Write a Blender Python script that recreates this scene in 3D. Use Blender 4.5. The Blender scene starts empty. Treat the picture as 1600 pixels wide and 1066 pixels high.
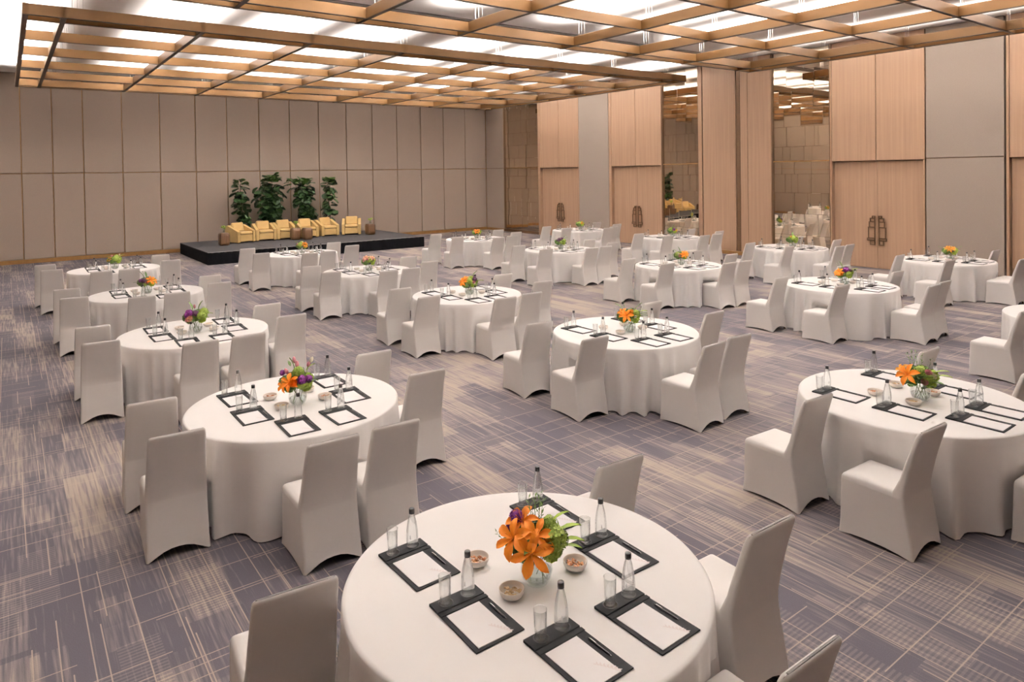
import bpy, math, random
from math import sin, cos, pi, radians, sqrt, hypot, atan2
from mathutils import Vector, Matrix, Euler

# ------------------------------------------------------------------ camera, world, exposure
scene = bpy.context.scene
COL = scene.collection
scene.view_settings.view_transform = 'Standard'
scene.view_settings.look = 'None'
scene.view_settings.gamma = 1.0
scene.view_settings.use_curve_mapping = False
scene.view_settings.exposure = 0.50
scene.cycles.transparent_max_bounces = 32

YAW, PITCH, ROLL = 0.636536518, -0.0166711654, -0.0150318974
CAM = Vector((-19.099372, -27.9690547, 2.8))
_fw = Vector((sin(YAW) * cos(PITCH), cos(YAW) * cos(PITCH), sin(PITCH)))
_r0 = Vector((cos(YAW), -sin(YAW), 0))
_u0 = _r0.cross(_fw)
_r = _r0 * cos(ROLL) + _u0 * sin(ROLL)
_u = _u0 * cos(ROLL) - _r0 * sin(ROLL)
cam_data = bpy.data.cameras.new('camera')
cam_data.sensor_fit = 'HORIZONTAL'
cam_data.sensor_width = 36.0
cam_data.lens = 1070.66724 / 1600 * 36.0
cam_data.shift_y = (287.2666 - 533.0) / 1600
cam_data.clip_end = 200
cam = bpy.data.objects.new('camera', cam_data)
COL.objects.link(cam)
cam.matrix_world = Matrix(((_r.x, _u.x, -_fw.x, CAM.x), (_r.y, _u.y, -_fw.y, CAM.y),
                           (_r.z, _u.z, -_fw.z, CAM.z), (0, 0, 0, 1)))
scene.camera = cam

world = bpy.data.worlds.new('world')
scene.world = world
world.use_nodes = True
world.node_tree.nodes['Background'].inputs[0].default_value = (1.0, 0.9, 0.82, 1)
world.node_tree.nodes['Background'].inputs[1].default_value = 0.0

LIGHT_COLOR = (1.0, 0.925, 0.87)
STRIP_WATTS_PER_M = 48.0        # light strips lying on the raft beams, shining up at the white ceiling

# room
XL, YS, ZC = -20.3, -29.6, 6.35
RAFT_Z, BEAM_D, BEAM_T = 5.65, 0.20, 0.08
BEAM_X = [-18.76, -18.2, -15.9, -13.7, -11.48, -8.65, -6.5, -4.35, -1.95, -1.38]
RAFT1_Y = [-2.1, -2.5, -4.5, -6.6, -8.8, -10.9, -13.0, -13.46]
RAFT2_Y = [-15.85, -16.28, -18.32, -20.4, -22.46, -24.5, -26.75, -27.2]

# ------------------------------------------------------------------ helpers
def tag(o, label=None, cat=None, group=None, kind=None):
    if label: o['label'] = label
    if cat: o['category'] = cat
    if group: o['group'] = group
    if kind: o['kind'] = kind
    return o

def empty(name, loc, rz=0.0):
    o = bpy.data.objects.new(name, None)
    o.empty_display_size = 0.1
    COL.objects.link(o)
    o.location = loc
    o.rotation_euler = (0, 0, rz)
    return o

def inst(name, mesh, parent=None, loc=(0, 0, 0), rot=(0, 0, 0), scale=(1, 1, 1)):
    o = bpy.data.objects.new(name, mesh)
    COL.objects.link(o)
    o.location = loc
    o.rotation_euler = rot
    o.scale = scale
    if parent: o.parent = parent
    return o

class MB:
    """collects vertices and faces of one mesh"""
    def __init__(s):
        s.v, s.f, s.sm = [], [], []
    def add(s, vs, fs, smooth=False):
        n = len(s.v)
        s.v += [tuple(p) for p in vs]
        s.f += [tuple(i + n for i in q) for q in fs]
        s.sm += [smooth] * len(fs)
        return s
    def box(s, x0, x1, y0, y1, z0, z1, b=0.0):
        if b <= 0:
            vs = [(x, y, z) for x in (x0, x1) for y in (y0, y1) for z in (z0, z1)]
            fs = [(0, 1, 3, 2), (4, 6, 7, 5), (0, 4, 5, 1), (2, 3, 7, 6), (0, 2, 6, 4), (1, 5, 7, 3)]
            return s.add(vs, fs)
        # chamfered box
        b = min(b, (x1 - x0) * .45, (y1 - y0) * .45, (z1 - z0) * .45)
        cx, cy, cz = (x0 + x1) / 2, (y0 + y1) / 2, (z0 + z1) / 2
        hx, hy, hz = (x1 - x0) / 2, (y1 - y0) / 2, (z1 - z0) / 2
        vs, idx = [], {}
        for sx in (-1, 1):
            for sy in (-1, 1):
                for sz in (-1, 1):
                    for a in range(3):
                        h = [hx - b, hy - b, hz - b]
                        h[a] = (hx, hy, hz)[a]
                        idx[(sx, sy, sz, a)] = len(vs)
                        vs.append((cx + sx * h[0], cy + sy * h[1], cz + sz * h[2]))
        fs = []
        for a in range(3):
            o1, o2 = (a + 1) % 3, (a + 2) % 3
            for sgn in (-1, 1):
                q = []
                for p, r in ((-1, -1), (1, -1), (1, 1), (-1, 1)):
                    k = [0, 0, 0]; k[a] = sgn; k[o1] = p; k[o2] = r
                    q.append(idx[(*k, a)])
                fs.append(tuple(q if sgn > 0 else q[::-1]))
        for a in range(3):
            o1, o2 = (a + 1) % 3, (a + 2) % 3
            for p in (-1, 1):
                for r in (-1, 1):
                    k0 = [0, 0, 0]; k0[a] = -1; k0[o1] = p; k0[o2] = r
                    k1 = list(k0); k1[a] = 1
                    q = [idx[(*k0, o1)], idx[(*k1, o1)], idx[(*k1, o2)], idx[(*k0, o2)]]
                    fs.append(tuple(q if p * r < 0 else q[::-1]))
        for sx in (-1, 1):
            for sy in (-1, 1):
                for sz in (-1, 1):
                    q = [idx[(sx, sy, sz, a)] for a in range(3)]
                    fs.append(tuple(q if sx * sy * sz > 0 else q[::-1]))
        return s.add(vs, fs)
    def rings(s, rings, cap0=True, cap1=True, smooth=True):
        n = len(rings[0])
        vs = [p for r in rings for p in r]
        fs = []
        for k in range(len(rings) - 1):
            for i in range(n):
                j = (i + 1) % n
                fs.append((k * n + i, k * n + j, (k + 1) * n + j, (k + 1) * n + i))
        if cap0: fs.append(tuple(range(n))[::-1])
        if cap1: fs.append(tuple((len(rings) - 1) * n + i for i in range(n)))
        return s.add(vs, fs, smooth)
    def lathe(s, prof, n=20, cx=0, cy=0, cap0=True, cap1=True, smooth=True):
        return s.rings([[(cx + r * cos(2 * pi * i / n), cy + r * sin(2 * pi * i / n), z) for i in range(n)]
                        for r, z in prof], cap0, cap1, smooth)
    def tube(s, pts, r, n=6, smooth=True):
        pts = [Vector(p) for p in pts]
        rs = r if isinstance(r, (list, tuple)) else [r] * len(pts)
        rings = []
        for i, p in enumerate(pts):
            d = (pts[min(i + 1, len(pts) - 1)] - pts[max(i - 1, 0)]).normalized()
            a = d.cross(Vector((0, 0, 1)) if abs(d.z) < .9 else Vector((1, 0, 0))).normalized()
            b = d.cross(a)
            rings.append([tuple(p + (a * cos(2 * pi * k / n) + b * sin(2 * pi * k / n)) * rs[i]) for k in range(n)])
        return s.rings(rings, True, True, smooth)
    def mesh(s, name, mat):
        m = bpy.data.meshes.new(name)
        m.from_pydata(s.v, [], s.f)
        m.polygons.foreach_set('use_smooth', s.sm)
        if mat: m.materials.append(mat)
        m.update()
        return m
    def build(s, name, mat, parent=None, loc=(0, 0, 0), rz=0.0):
        return inst(name, s.mesh(name, mat), parent, loc, (0, 0, rz))

# ------------------------------------------------------------------ materials
def srgb(r, g, b):
    f = lambda c: (c / 255 / 12.92) if c / 255 <= .04045 else ((c / 255 + .055) / 1.055) ** 2.4
    return (f(r), f(g), f(b), 1)

def new_mat(name):
    m = bpy.data.materials.new(name)
    m.use_nodes = True
    nt = m.node_tree
    return m, nt, nt.nodes['Principled BSDF']

def noise_mat(name, c1, c2, scale=20.0, rough=0.6, metal=0.0, bump=0.0, stretch=(1, 1, 1), detail=3.0, spec=0.5, sheen=0.0):
    m, nt, b = new_mat(name)
    tc = nt.nodes.new('ShaderNodeTexCoord')
    mp = nt.nodes.new('ShaderNodeMapping'); mp.inputs['Scale'].default_value = stretch
    nz = nt.nodes.new('ShaderNodeTexNoise'); nz.inputs['Scale'].default_value = scale; nz.inputs['Detail'].default_value = detail
    mx = nt.nodes.new('ShaderNodeMix'); mx.data_type = 'RGBA'
    mx.inputs['A'].default_value = c1; mx.inputs['B'].default_value = c2
    rp = nt.nodes.new('ShaderNodeMapRange'); rp.inputs['From Min'].default_value = .3; rp.inputs['From Max'].default_value = .7
    L = nt.links.new
    L(tc.outputs['Object'], mp.inputs['Vector']); L(mp.outputs['Vector'], nz.inputs['Vector'])
    L(nz.outputs['Fac'], rp.inputs['Value']); L(rp.outputs['Result'], mx.inputs['Factor'])
    L(mx.outputs['Result'], b.inputs['Base Color'])
    b.inputs['Roughness'].default_value = rough; b.inputs['Metallic'].default_value = metal
    b.inputs['Specular IOR Level'].default_value = spec
    if sheen: b.inputs['Sheen Weight'].default_value = sheen
    if bump:
        bp = nt.nodes.new('ShaderNodeBump'); bp.inputs['Strength'].default_value = bump; bp.inputs['Distance'].default_value = .002
        L(nz.outputs['Fac'], bp.inputs['Height']); L(bp.outputs['Normal'], b.inputs['Normal'])
    return m

def glass_mat(name, tint, clear, gloss_rough=.03, refr=0.0, ior=1.33):
    """thin clear glass: see-through body, reflective and darker at grazing angles"""
    m, nt, b = new_mat(name)
    out = nt.nodes['Material Output']
    nt.nodes.remove(b)
    tr = nt.nodes.new('ShaderNodeBsdfTransparent'); tr.inputs['Color'].default_value = tint
    gl = nt.nodes.new('ShaderNodeBsdfGlossy'); gl.inputs['Roughness'].default_value = gloss_rough
    gl.inputs['Color'].default_value = (.9, .9, .9, 1)
    lw = nt.nodes.new('ShaderNodeLayerWeight'); lw.inputs['Blend'].default_value = .5
    pw = nt.nodes.new('ShaderNodeMath'); pw.operation = 'POWER'; pw.inputs[1].default_value = 2.6
    fr = nt.nodes.new('ShaderNodeMath'); fr.operation = 'MULTIPLY_ADD'; fr.inputs[1].default_value = clear; fr.inputs[2].default_value = .04
    nt.links.new(lw.outputs['Facing'], pw.inputs[0]); nt.links.new(pw.outputs[0], fr.inputs[0])
    mx = nt.nodes.new('ShaderNodeMixShader')
    L = nt.links.new
    body = tr.outputs[0]
    if refr:
        rf = nt.nodes.new('ShaderNodeBsdfRefraction'); rf.inputs['IOR'].default_value = ior; rf.inputs['Roughness'].default_value = 0
        rf.inputs['Color'].default_value = (.97, .98, .98, 1)
        m2 = nt.nodes.new('ShaderNodeMixShader'); m2.inputs[0].default_value = refr
        L(tr.outputs[0], m2.inputs[1]); L(rf.outputs[0], m2.inputs[2]); body = m2.outputs[0]
    L(fr.outputs[0], mx.inputs[0]); L(body, mx.inputs[1]); L(gl.outputs[0], mx.inputs[2])
    L(mx.outputs[0], out.inputs[0])
    return m

def carpet_mat():
    m, nt, b = new_mat('carpet')
    N, L = nt.nodes.new, nt.links.new
    geo = N('ShaderNodeNewGeometry')
    sep = N('ShaderNodeSeparateXYZ'); L(geo.outputs['Position'], sep.inputs[0])
    def comb(ax, bx, ay, by):           # vector (ax*Y+bx, ay*X+by, 0): U runs along the room, V across
        c = N('ShaderNodeCombineXYZ')
        for src, a, o, k in (('Y', ax, bx, 0), ('X', ay, by, 1)):
            n = N('ShaderNodeMath'); n.operation = 'MULTIPLY_ADD'
            L(sep.outputs[src], n.inputs[0]); n.inputs[1].default_value = a; n.inputs[2].default_value = o
            L(n.outputs[0], c.inputs[k])
        return c.outputs[0]
    def bricks(w, h, off, mortar, bx=0, by=0, freq=2, squash=1.0):
        t = N('ShaderNodeTexBrick')
        L(comb(1, 100 + bx, 1, 100 + by), t.inputs['Vector'])
        t.inputs['Color1'].default_value = (0, 0, 0, 1); t.inputs['Color2'].default_value = (1, 1, 1, 1)
        t.inputs['Mortar'].default_value = (.5, .5, .5, 1)
        t.inputs['Scale'].default_value = 1; t.inputs['Mortar Size'].default_value = mortar; t.inputs['Mortar Smooth'].default_value = 0
        t.inputs['Brick Width'].default_value = w; t.inputs['Row Height'].default_value = h
        t.offset = off; t.offset_frequency = freq; t.squash = squash
        return t
    def math(op, a, b_=None, c=None):
        n = N('ShaderNodeMath'); n.operation = op
        for i, v in enumerate((a, b_, c)):
            if v is None: continue
            if isinstance(v, (int, float)): n.inputs[i].default_value = v
            else: L(v, n.inputs[i])
        return n.outputs[0]
    def ramp(v, lo, hi):
        n = N('ShaderNodeMapRange'); L(v, n.inputs['Value'])
        n.inputs['From Min'].default_value = lo; n.inputs['From Max'].default_value = hi
        return n.outputs['Result']
    b1 = bricks(1.35, .27, .37, 0); b2 = bricks(.62, .19, .61, 0, 3.3, 1.7, 3); b3 = bricks(2.3, .62, .43, 0, 7.1, 5.2)
    nlow = N('ShaderNodeTexNoise'); nlow.inputs['Scale'].default_value = .33; nlow.inputs['Detail'].default_value = 1
    L(geo.outputs['Position'], nlow.inputs['Vector'])
    streak = N('ShaderNodeTexNoise'); streak.inputs['Scale'].default_value = 1; streak.inputs['Detail'].default_value = 2.5
    L(comb(2.0, 0, 46, 0), streak.inputs['Vector'])
    patch = math('ADD', math('MULTIPLY', b1.outputs['Color'], .40), math('ADD', math('MULTIPLY', b2.outputs['Color'], .27), math('MULTIPLY', b3.outputs['Color'], .33)))
    # slow drift: bluer on the far left, beiger towards the doors
    drift = math('MULTIPLY_ADD', sep.outputs['X'], .006, .055)
    v = math('ADD', patch, drift)
    v = math('ADD', v, math('MULTIPLY_ADD', nlow.outputs['Fac'], .5, -.25))
    v = math('ADD', v, math('MULTIPLY_ADD', streak.outputs['Fac'], 1.15, -.575))
    tone = ramp(v, .36, .86)
    # corrugated patches
    hm = bricks(.8, .23, .29, 0, 11.3, 8.1)
    hmask = math('GREATER_THAN', hm.outputs['Color'], .66)
    st = math('SINE', math('MULTIPLY', sep.outputs['Y'], 2 * pi / .030))
    st = math('MULTIPLY', math('MULTIPLY', ramp(st, -.4, .4), hmask), .27)
    tone = math('MINIMUM', math('ADD', tone, st), 1.0)
    # thin beige yarn lines
    def yarn(axis, other, pitch, width, seg, seed, keep):
        u = math('MULTIPLY_ADD', sep.outputs[axis], 1 / pitch, 200 + seed)
        idx = math('FLOOR', u)
        jit = N('ShaderNodeTexWhiteNoise'); jit.noise_dimensions = '1D'; L(math('ADD', idx, seed * 7.3), jit.inputs['W'])
        pos = math('MULTIPLY_ADD', jit.outputs['Value'], .8, .05)
        on = math('LESS_THAN', math('ABSOLUTE', math('SUBTRACT', math('FRACT', u), pos)), width / pitch / 2)
        sg = math('FLOOR', math('ADD', math('MULTIPLY_ADD', sep.outputs[other], 1 / seg, 90), math('MULTIPLY', idx, .617)))
        wn = N('ShaderNodeTexWhiteNoise'); wn.noise_dimensions = '2D'
        c = N('ShaderNodeCombineXYZ'); L(idx, c.inputs[0]); L(sg, c.inputs[1]); L(c.outputs[0], wn.inputs['Vector'])
        return math('MULTIPLY', on, math('GREATER_THAN', wn.outputs['Value'], keep))
    ln = yarn('X', 'Y', .14, .0075, .62, 1.3, .42)
    for args in (('X', 'Y', .23, .0075, 1.1, 4.7, .5), ('Y', 'X', .26, .0075, .75, 2.1, .35), ('Y', 'X', .41, .0075, .5, 8.9, .4)):
        ln = math('MAXIMUM', ln, yarn(*args))
    grain = N('ShaderNodeTexNoise'); grain.inputs['Scale'].default_value = 160; grain.inputs['Detail'].default_value = 2
    L(geo.outputs['Position'], grain.inputs['Vector'])
    cr = N('ShaderNodeValToRGB')
    e = cr.color_ramp.elements
    e[0].position = 0; e[0].color = CARPET_BLUE
    e[1].position = 1; e[1].color = CARPET_BEIGE
    k = e.new(.5); k.color = CARPET_MID
    L(tone, cr.inputs[0])
    m1 = N('ShaderNodeMix'); m1.data_type = 'RGBA'
    L(math('MULTIPLY', ln, .8), m1.inputs['Factor']); L(cr.outputs[0], m1.inputs['A']); m1.inputs['B'].default_value = CARPET_LINE
    m2 = N('ShaderNodeMix'); m2.data_type = 'RGBA'; m2.blend_type = 'MULTIPLY'; m2.inputs['Factor'].default_value = 1
    gv = math('MULTIPLY_ADD', grain.outputs['Fac'], .5, .75)
    gc = N('ShaderNodeCombineColor')
    for i in range(3): L(gv, gc.inputs[i])
    L(m1.outputs['Result'], m2.inputs['A']); L(gc.outputs[0], m2.inputs['B'])
    L(m2.outputs['Result'], b.inputs['Base Color'])
    b.inputs['Roughness'].default_value = .95; b.inputs['Specular IOR Level'].default_value = .1
    bp = N('ShaderNodeBump'); bp.inputs['Strength'].default_value = .35; bp.inputs['Distance'].default_value = .003
    L(grain.outputs['Fac'], bp.inputs['Height']); L(bp.outputs['Normal'], b.inputs['Normal'])
    return m

CARPET_BLUE = (.060, .0535, .063, 1)
CARPET_MID = (.116, .0985, .099, 1)
CARPET_BEIGE = (.208, .169, .144, 1)
CARPET_LINE = (.24, .188, .152, 1)

M = {}
M['carpet'] = carpet_mat()
M['ceiling'] = noise_mat('ceiling_paint', (.86, .85, .84, 1), (.83, .82, .81, 1), 2, .9)
M['fabric'] = noise_mat('wall_fabric', (.252, .198, .160, 1), (.27, .213, .173, 1), 30, .85, stretch=(1, 1, 3), bump=.15, spec=.2)
M['fabric_grey'] = noise_mat('wall_fabric_grey', (.19, .153, .126, 1), (.203, .165, .136, 1), 30, .85, stretch=(1, 1, 3), bump=.15, spec=.2)
M['bronze'] = noise_mat('bronze_trim', (.30, .165, .06, 1), (.25, .135, .05, 1), 8, .45, .6)
M['bronze_dark'] = noise_mat('dark_bronze', (.11, .058, .024, 1), (.08, .042, .018, 1), 40, .45, .4)
M['wood'] = noise_mat('pale_oak_veneer', (.305, .192, .121, 1), (.25, .152, .098, 1), 1.6, .5, stretch=(1, 9, .25), detail=5, spec=.3)
M['wood_dark'] = noise_mat('oak_shadow_gap', (.16, .10, .065, 1), (.13, .08, .05, 1), 5, .7)
M['gold'] = noise_mat('champagne_metal_beam', (.142, .070, .0205, 1), (.125, .061, .018, 1), 1.2, .42, .45, stretch=(1, 1, 1), spec=.5)
M['beam_underside'] = noise_mat('dark_beam_underside', (.055, .034, .02, 1), (.045, .028, .017, 1), 4, .5, .3)
M['mirror'] = noise_mat('bronze_mirror', (.84, .73, .59, 1), (.84, .73, .59, 1), 1, .02, 1.0)
M['slot'] = noise_mat('slot_metal', (.30, .28, .27, 1), (.22, .2, .2, 1), 3, .5)
M['rod'] = noise_mat('white_rod', (.5, .48, .46, 1), (.45, .43, .42, 1), 3, .5)
M['cloth'] = noise_mat('white_tablecloth', (.90, .88, .865, 1), (.885, .865, .85, 1), 3, .75, spec=.25, sheen=.1)
M['cover'] = noise_mat('stretch_chair_cover', (.745, .715, .69, 1), (.72, .69, .665, 1), 3, .62, spec=.3)
M['black'] = noise_mat('black_leatherette', (.010, .010, .011, 1), (.016, .016, .017, 1), 60, .75, bump=.2, spec=.12)
M['paper'] = noise_mat('note_paper', (.94, .925, .93, 1), (.93, .91, .91, 1), 9, .8, spec=.2)
M['print'] = noise_mat('faint_pink_print', (.86, .79, .79, 1), (.86, .80, .79, 1), 9, .8, spec=.2)
M['cap'] = noise_mat('black_cap', (.012, .011, .011, 1), (.016, .015, .015, 1), 40, .35)
M['steel'] = noise_mat('bright_metal', (.8, .8, .8, 1), (.75, .75, .75, 1), 20, .25, 1.0)
M['ceramic'] = noise_mat('cream_ceramic', (.87, .80, .73, 1), (.85, .78, .71, 1), 8, .35)
M['almond'] = noise_mat('almond_skin', (.40, .16, .05, 1), (.28, .10, .03, 1), 90, .6, bump=.3)
M['cashew'] = noise_mat('cashew_flesh', (.74, .55, .31, 1), (.66, .46, .25, 1), 60, .55)
M['glass'] = glass_mat('clear_glass', (.965, .972, .97, 1), .95, refr=.12, ior=1.2)
M['bottle'] = glass_mat('water_bottle_glass', (.965, .975, .975, 1), .7, refr=.4)
M['vase'] = glass_mat('vase_glass', (.95, .965, .96, 1), .5)
M['water'] = glass_mat('vase_water', (.93, .955, .945, 1), .2, refr=.3)
M['etch'] = noise_mat('etched_mark', (.75, .75, .75, 1), (.7, .7, .7, 1), 30, .8)
M['orange'] = noise_mat('orange_petal', (.95, .34, .015, 1), (.88, .24, .008, 1), 40, .55)
M['peach'] = noise_mat('peach_petal', (.86, .50, .30, 1), (.80, .42, .28, 1), 40, .55)
M['pink'] = noise_mat('pink_petal', (.66, .27, .30, 1), (.55, .18, .24, 1), 40, .55)
M['purple'] = noise_mat('purple_petal', (.20, .012, .20, 1), (.13, .008, .16, 1), 40, .6)
M['plum'] = noise_mat('dark_plum_petal', (.075, .012, .055, 1), (.05, .01, .04, 1), 40, .6)
M['hydrangea'] = noise_mat('lime_hydrangea', (.45, .56, .11, 1), (.26, .38, .05, 1), 60, .6)
M['amber'] = noise_mat('amber_petal', (.68, .30, .02, 1), (.52, .20, .015, 1), 40, .6)
M['cream'] = noise_mat('cream_petal', (.85, .78, .62, 1), (.8, .72, .55, 1), 40, .6)
M['leaf'] = noise_mat('bouquet_leaf', (.10, .19, .025, 1), (.07, .14, .02, 1), 20, .5)
M['lime_leaf'] = noise_mat('lime_leaf', (.30, .42, .03, 1), (.24, .35, .025, 1), 20, .5)
M['stem'] = noise_mat('green_stem', (.12, .17, .035, 1), (.09, .13, .03, 1), 30, .6)
M['figleaf'] = noise_mat('fig_leaf', (.018, .052, .009, 1), (.011, .032, .006, 1), 6, .42, spec=.5)
M['figleaf2'] = noise_mat('young_fig_leaf', (.045, .105, .012, 1), (.03, .075, .01, 1), 6, .4)
M['bark'] = noise_mat('fig_bark', (.07, .045, .028, 1), (.05, .032, .02, 1), 30, .9)
M['pot'] = noise_mat('dark_pot', (.03, .028, .026, 1), (.04, .037, .035, 1), 8, .5)
M['yellow'] = noise_mat('mustard_leather', (.62, .43, .18, 1), (.57, .39, .16, 1), 6, .5, spec=.35)
M['walnut'] = noise_mat('ribbed_walnut', (.10, .047, .018, 1), (.065, .03, .012, 1), 3, .45, stretch=(14, 14, .6))
M['stage'] = noise_mat('stage_carpet', (.036, .034, .035, 1), (.046, .043, .043, 1), 120, .95, spec=.1)
M['stage_edge'] = noise_mat('stage_edge_metal', (.45, .44, .43, 1), (.4, .39, .38, 1), 20, .45, .5)
M['skirt'] = noise_mat('black_stage_skirt', (.004, .004, .005, 1), (.006, .006, .007, 1), 20, .9, spec=.05)

# ------------------------------------------------------------------ the room shell
floor = MB().box(XL - .3, .5, YS - .3, .4, -.2, 0).build('floor', M['carpet'])
tag(floor, 'blue grey and beige carpet with fine beige grid lines', 'floor', kind='structure')
ceiling = MB().box(XL - .3, .5, YS - .3, .4, ZC, ZC + .2).build('ceiling', M['ceiling'])
tag(ceiling, 'white ceiling washed by hidden light strips', 'ceiling', kind='structure')
for y in (-5.7, -14.65, -22.9):
    for k in range(3):
        MB().box(-18.9, -1.3, y + k * .14, y + k * .14 + .05, ZC - .02, ZC).build('slot_diffuser', M['slot'], ceiling)

wall_back = MB().box(XL - .3, .5, .06, .3, 0, ZC).build('wall_back', M['bronze'])
tag(wall_back, 'far wall of tall beige fabric panels with bronze joints behind the stage', 'wall', kind='structure')
seams = [XL, -19.53, -18.66, -17.79, -16.90, -15.71, -14.50, -13.28, -12.15, -10.93, -9.71, -8.48, -7.26, -6.05, -4.85, -3.63, -2.42, -1.21, 0.0]
JOINT = 3.0
for a, c in zip(seams, seams[1:]):
    for z0, z1 in ((.14, JOINT - .011), (JOINT + .011, ZC - .005)):
        MB().box(a + .013, c - .013, 0, .055, z0, z1, .012).build('panel', M['fabric'], wall_back)
bb = MB().box(XL, 0, -.012, .06, .002, .135).build('baseboard_back', M['bronze'])
tag(bb, 'bronze skirting strip along the far wall', 'skirting', kind='structure')

wall_left = MB().box(XL - .3, XL - .06, YS, .05, 0, ZC).build('wall_left', M['bronze'])
tag(wall_left, 'left wall of beige fabric panels seen in the mirrors', 'wall', kind='structure')
ys = [-.0 - 1.22 * i for i in range(25)]
for a, c in zip(ys, ys[1:]):
    if c < YS: break
    for z0, z1 in ((.14, JOINT - .011), (JOINT + .011, ZC - .005)):
        MB().box(XL - .055, XL, c + .013, a - .013, z0, z1).build('panel', M['fabric'], wall_left)
wall_front = MB().box(XL - .3, .5, YS - .3, YS, 0, ZC).build('wall_front', M['fabric'])
tag(wall_front, 'beige wall behind the photographer', 'wall', kind='structure')

wall_right = MB().box(.24, .5, YS, .05, 0, ZC).build('wall_right', M['wood_dark'])
tag(wall_right, 'right wall of oak doors, grey fabric panels and bronze mirrors', 'wall', kind='structure')

def rpanel(name, ya, yb, z0, z1, mat, x0=0.0, x1=.24, b=.008):
    return MB().box(x0, x1, yb + .006, ya - .006, z0, z1, b).build(name, mat, wall_right)

def fabric_bay(ya, yb, joint=True, mat='fabric_grey'):
    rpanel('trim_strip', ya - .0, yb, .002, .12, M['bronze'], -.01)
    if joint:
        rpanel('panel', ya, yb, .125, JOINT - .012, M[mat], 0)
        rpanel('panel', ya, yb, JOINT + .012, ZC - .005, M[mat], 0)
        rpanel('trim_strip', ya, yb, JOINT - .011, JOINT + .011, M['bronze_dark'], .03, b=0)
    else:
        rpanel('panel', ya, yb, .125, ZC - .005, M[mat], 0)

LINTEL = 2.975
def handle_mesh(sgn):
    b = MB()
    W = .024
    def fr(y0, y1, z0, z1):
        y0, y1 = sorted((y0 * sgn, y1 * sgn))
        b.box(-.055, -.03, y0, y1, z0, z0 + W); b.box(-.055, -.03, y0, y1, z1 - W, z1)
        b.box(-.0549, -.0301, y0, y0 + W, z0, z1); b.box(-.0549, -.0301, y1 - W, y1, z0, z1)
    fr(0, .085, 1.375, 1.46); fr(0, .145, 1.28, 1.395); fr(0, .170, 1.13, 1.30); fr(0, .195, .83, 1.15)
    fr(0, .222, .765, .85); fr(0, .140, .65, .785)
    for z in (.70, 1.40):
        y0, y1 = sorted((.004 * sgn, .02 * sgn)); b.box(-.035, 0, y0, y1, z, z + .016)
    return b.mesh('handle', M['bronze_dark'])
HANDLE = {1: handle_mesh(1), -1: handle_mesh(-1)}

def door_bay(n, ya, yj, yb, label):
    """oak strip ya..yj, double door yj..yb set back, oak panels over it"""
    rpanel('trim_strip', ya, yj, .002, ZC - .005, M['wood'])
    rpanel('trim_strip', yb + .055, yb, .002, LINTEL - .004, M['wood'])
    ym = (yj + yb) / 2
    rpanel('panel', yj, ym, LINTEL, ZC - .005, M['wood']); rpanel('panel', ym, yb, LINTEL, ZC - .005, M['wood'])
    d = empty('door_%d' % n, (.13, ym, 0))
    tag(d, label, 'door', kind='structure')
    hw = (yj - yb - .055) / 2
    off = .0275
    for s in (1, -1):
        y0, y1 = sorted((off + s * .003, off + s * (hw - .008)))
        leaf = MB().box(0, .06, y0, y1, .012, LINTEL - .012, .004).build('leaf', M['wood'], d)
        inst('handle', HANDLE[s], leaf, (0, off + s * .045, 0))

def mirror_bay(ya, yb, seed):
    rnd = random.Random(seed)
    z = .14
    rpanel('trim_strip', ya, yb, .002, .13, M['bronze_dark'], .0)
    rows = [.14, .78, 1.42, 2.05, 2.62, JOINT - .01, JOINT + .02, 3.45, 4.05, 4.62, 5.2, 5.75, ZC - .02]
    for k, (z0, z1) in enumerate(zip(rows, rows[1:])):
        if abs(z1 - z0) < .1:
            rpanel('trim_strip', ya, yb, z0, z1, M['bronze'], .07, b=0)
            continue
        y = ya - .03
        first = True
        while y > yb + .04:
            w = rnd.choice((.42, .55, .7, .9))
            if first: w *= .45 + .5 * rnd.random(); first = False
            y2 = max(y - w, yb + .03)
            if y2 - (yb + .03) < .16: y2 = yb + .03
            hy, hz = (y - y2) / 2 - .002, (z1 - z0) / 2 - .001
            t = MB().box(-.004, .006, -hy, hy, -hz, hz, .0035).build('mirror_tile', M['mirror'], wall_right)
            t.location = (.085, (y + y2) / 2, (z0 + z1) / 2)
            t.rotation_euler = (0, radians(rnd.uniform(-.45, .45)), radians(rnd.uniform(-.5, .5)))
            y = y2
    for y0, y1 in ((ya, ya - .028), (yb + .028, yb)):
        rpanel('trim_strip', y0 + .006, y1 - .006, .13, ZC - .005, M['bronze_dark'], .02)

fabric_bay(0, -1.45, mat='fabric')
mirror_bay(-1.45, -4.09, 3)
door_bay(1, -4.09, -4.25, -6.8, 'oak double door nearest the far corner mirror')
fabric_bay(-6.8, -8.55, joint=False)
door_bay(2, -8.55, -8.70, -11.24, 'oak double door between grey fabric panel and narrow mirror')
mirror_bay(-11.24, -12.88, 5)
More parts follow.
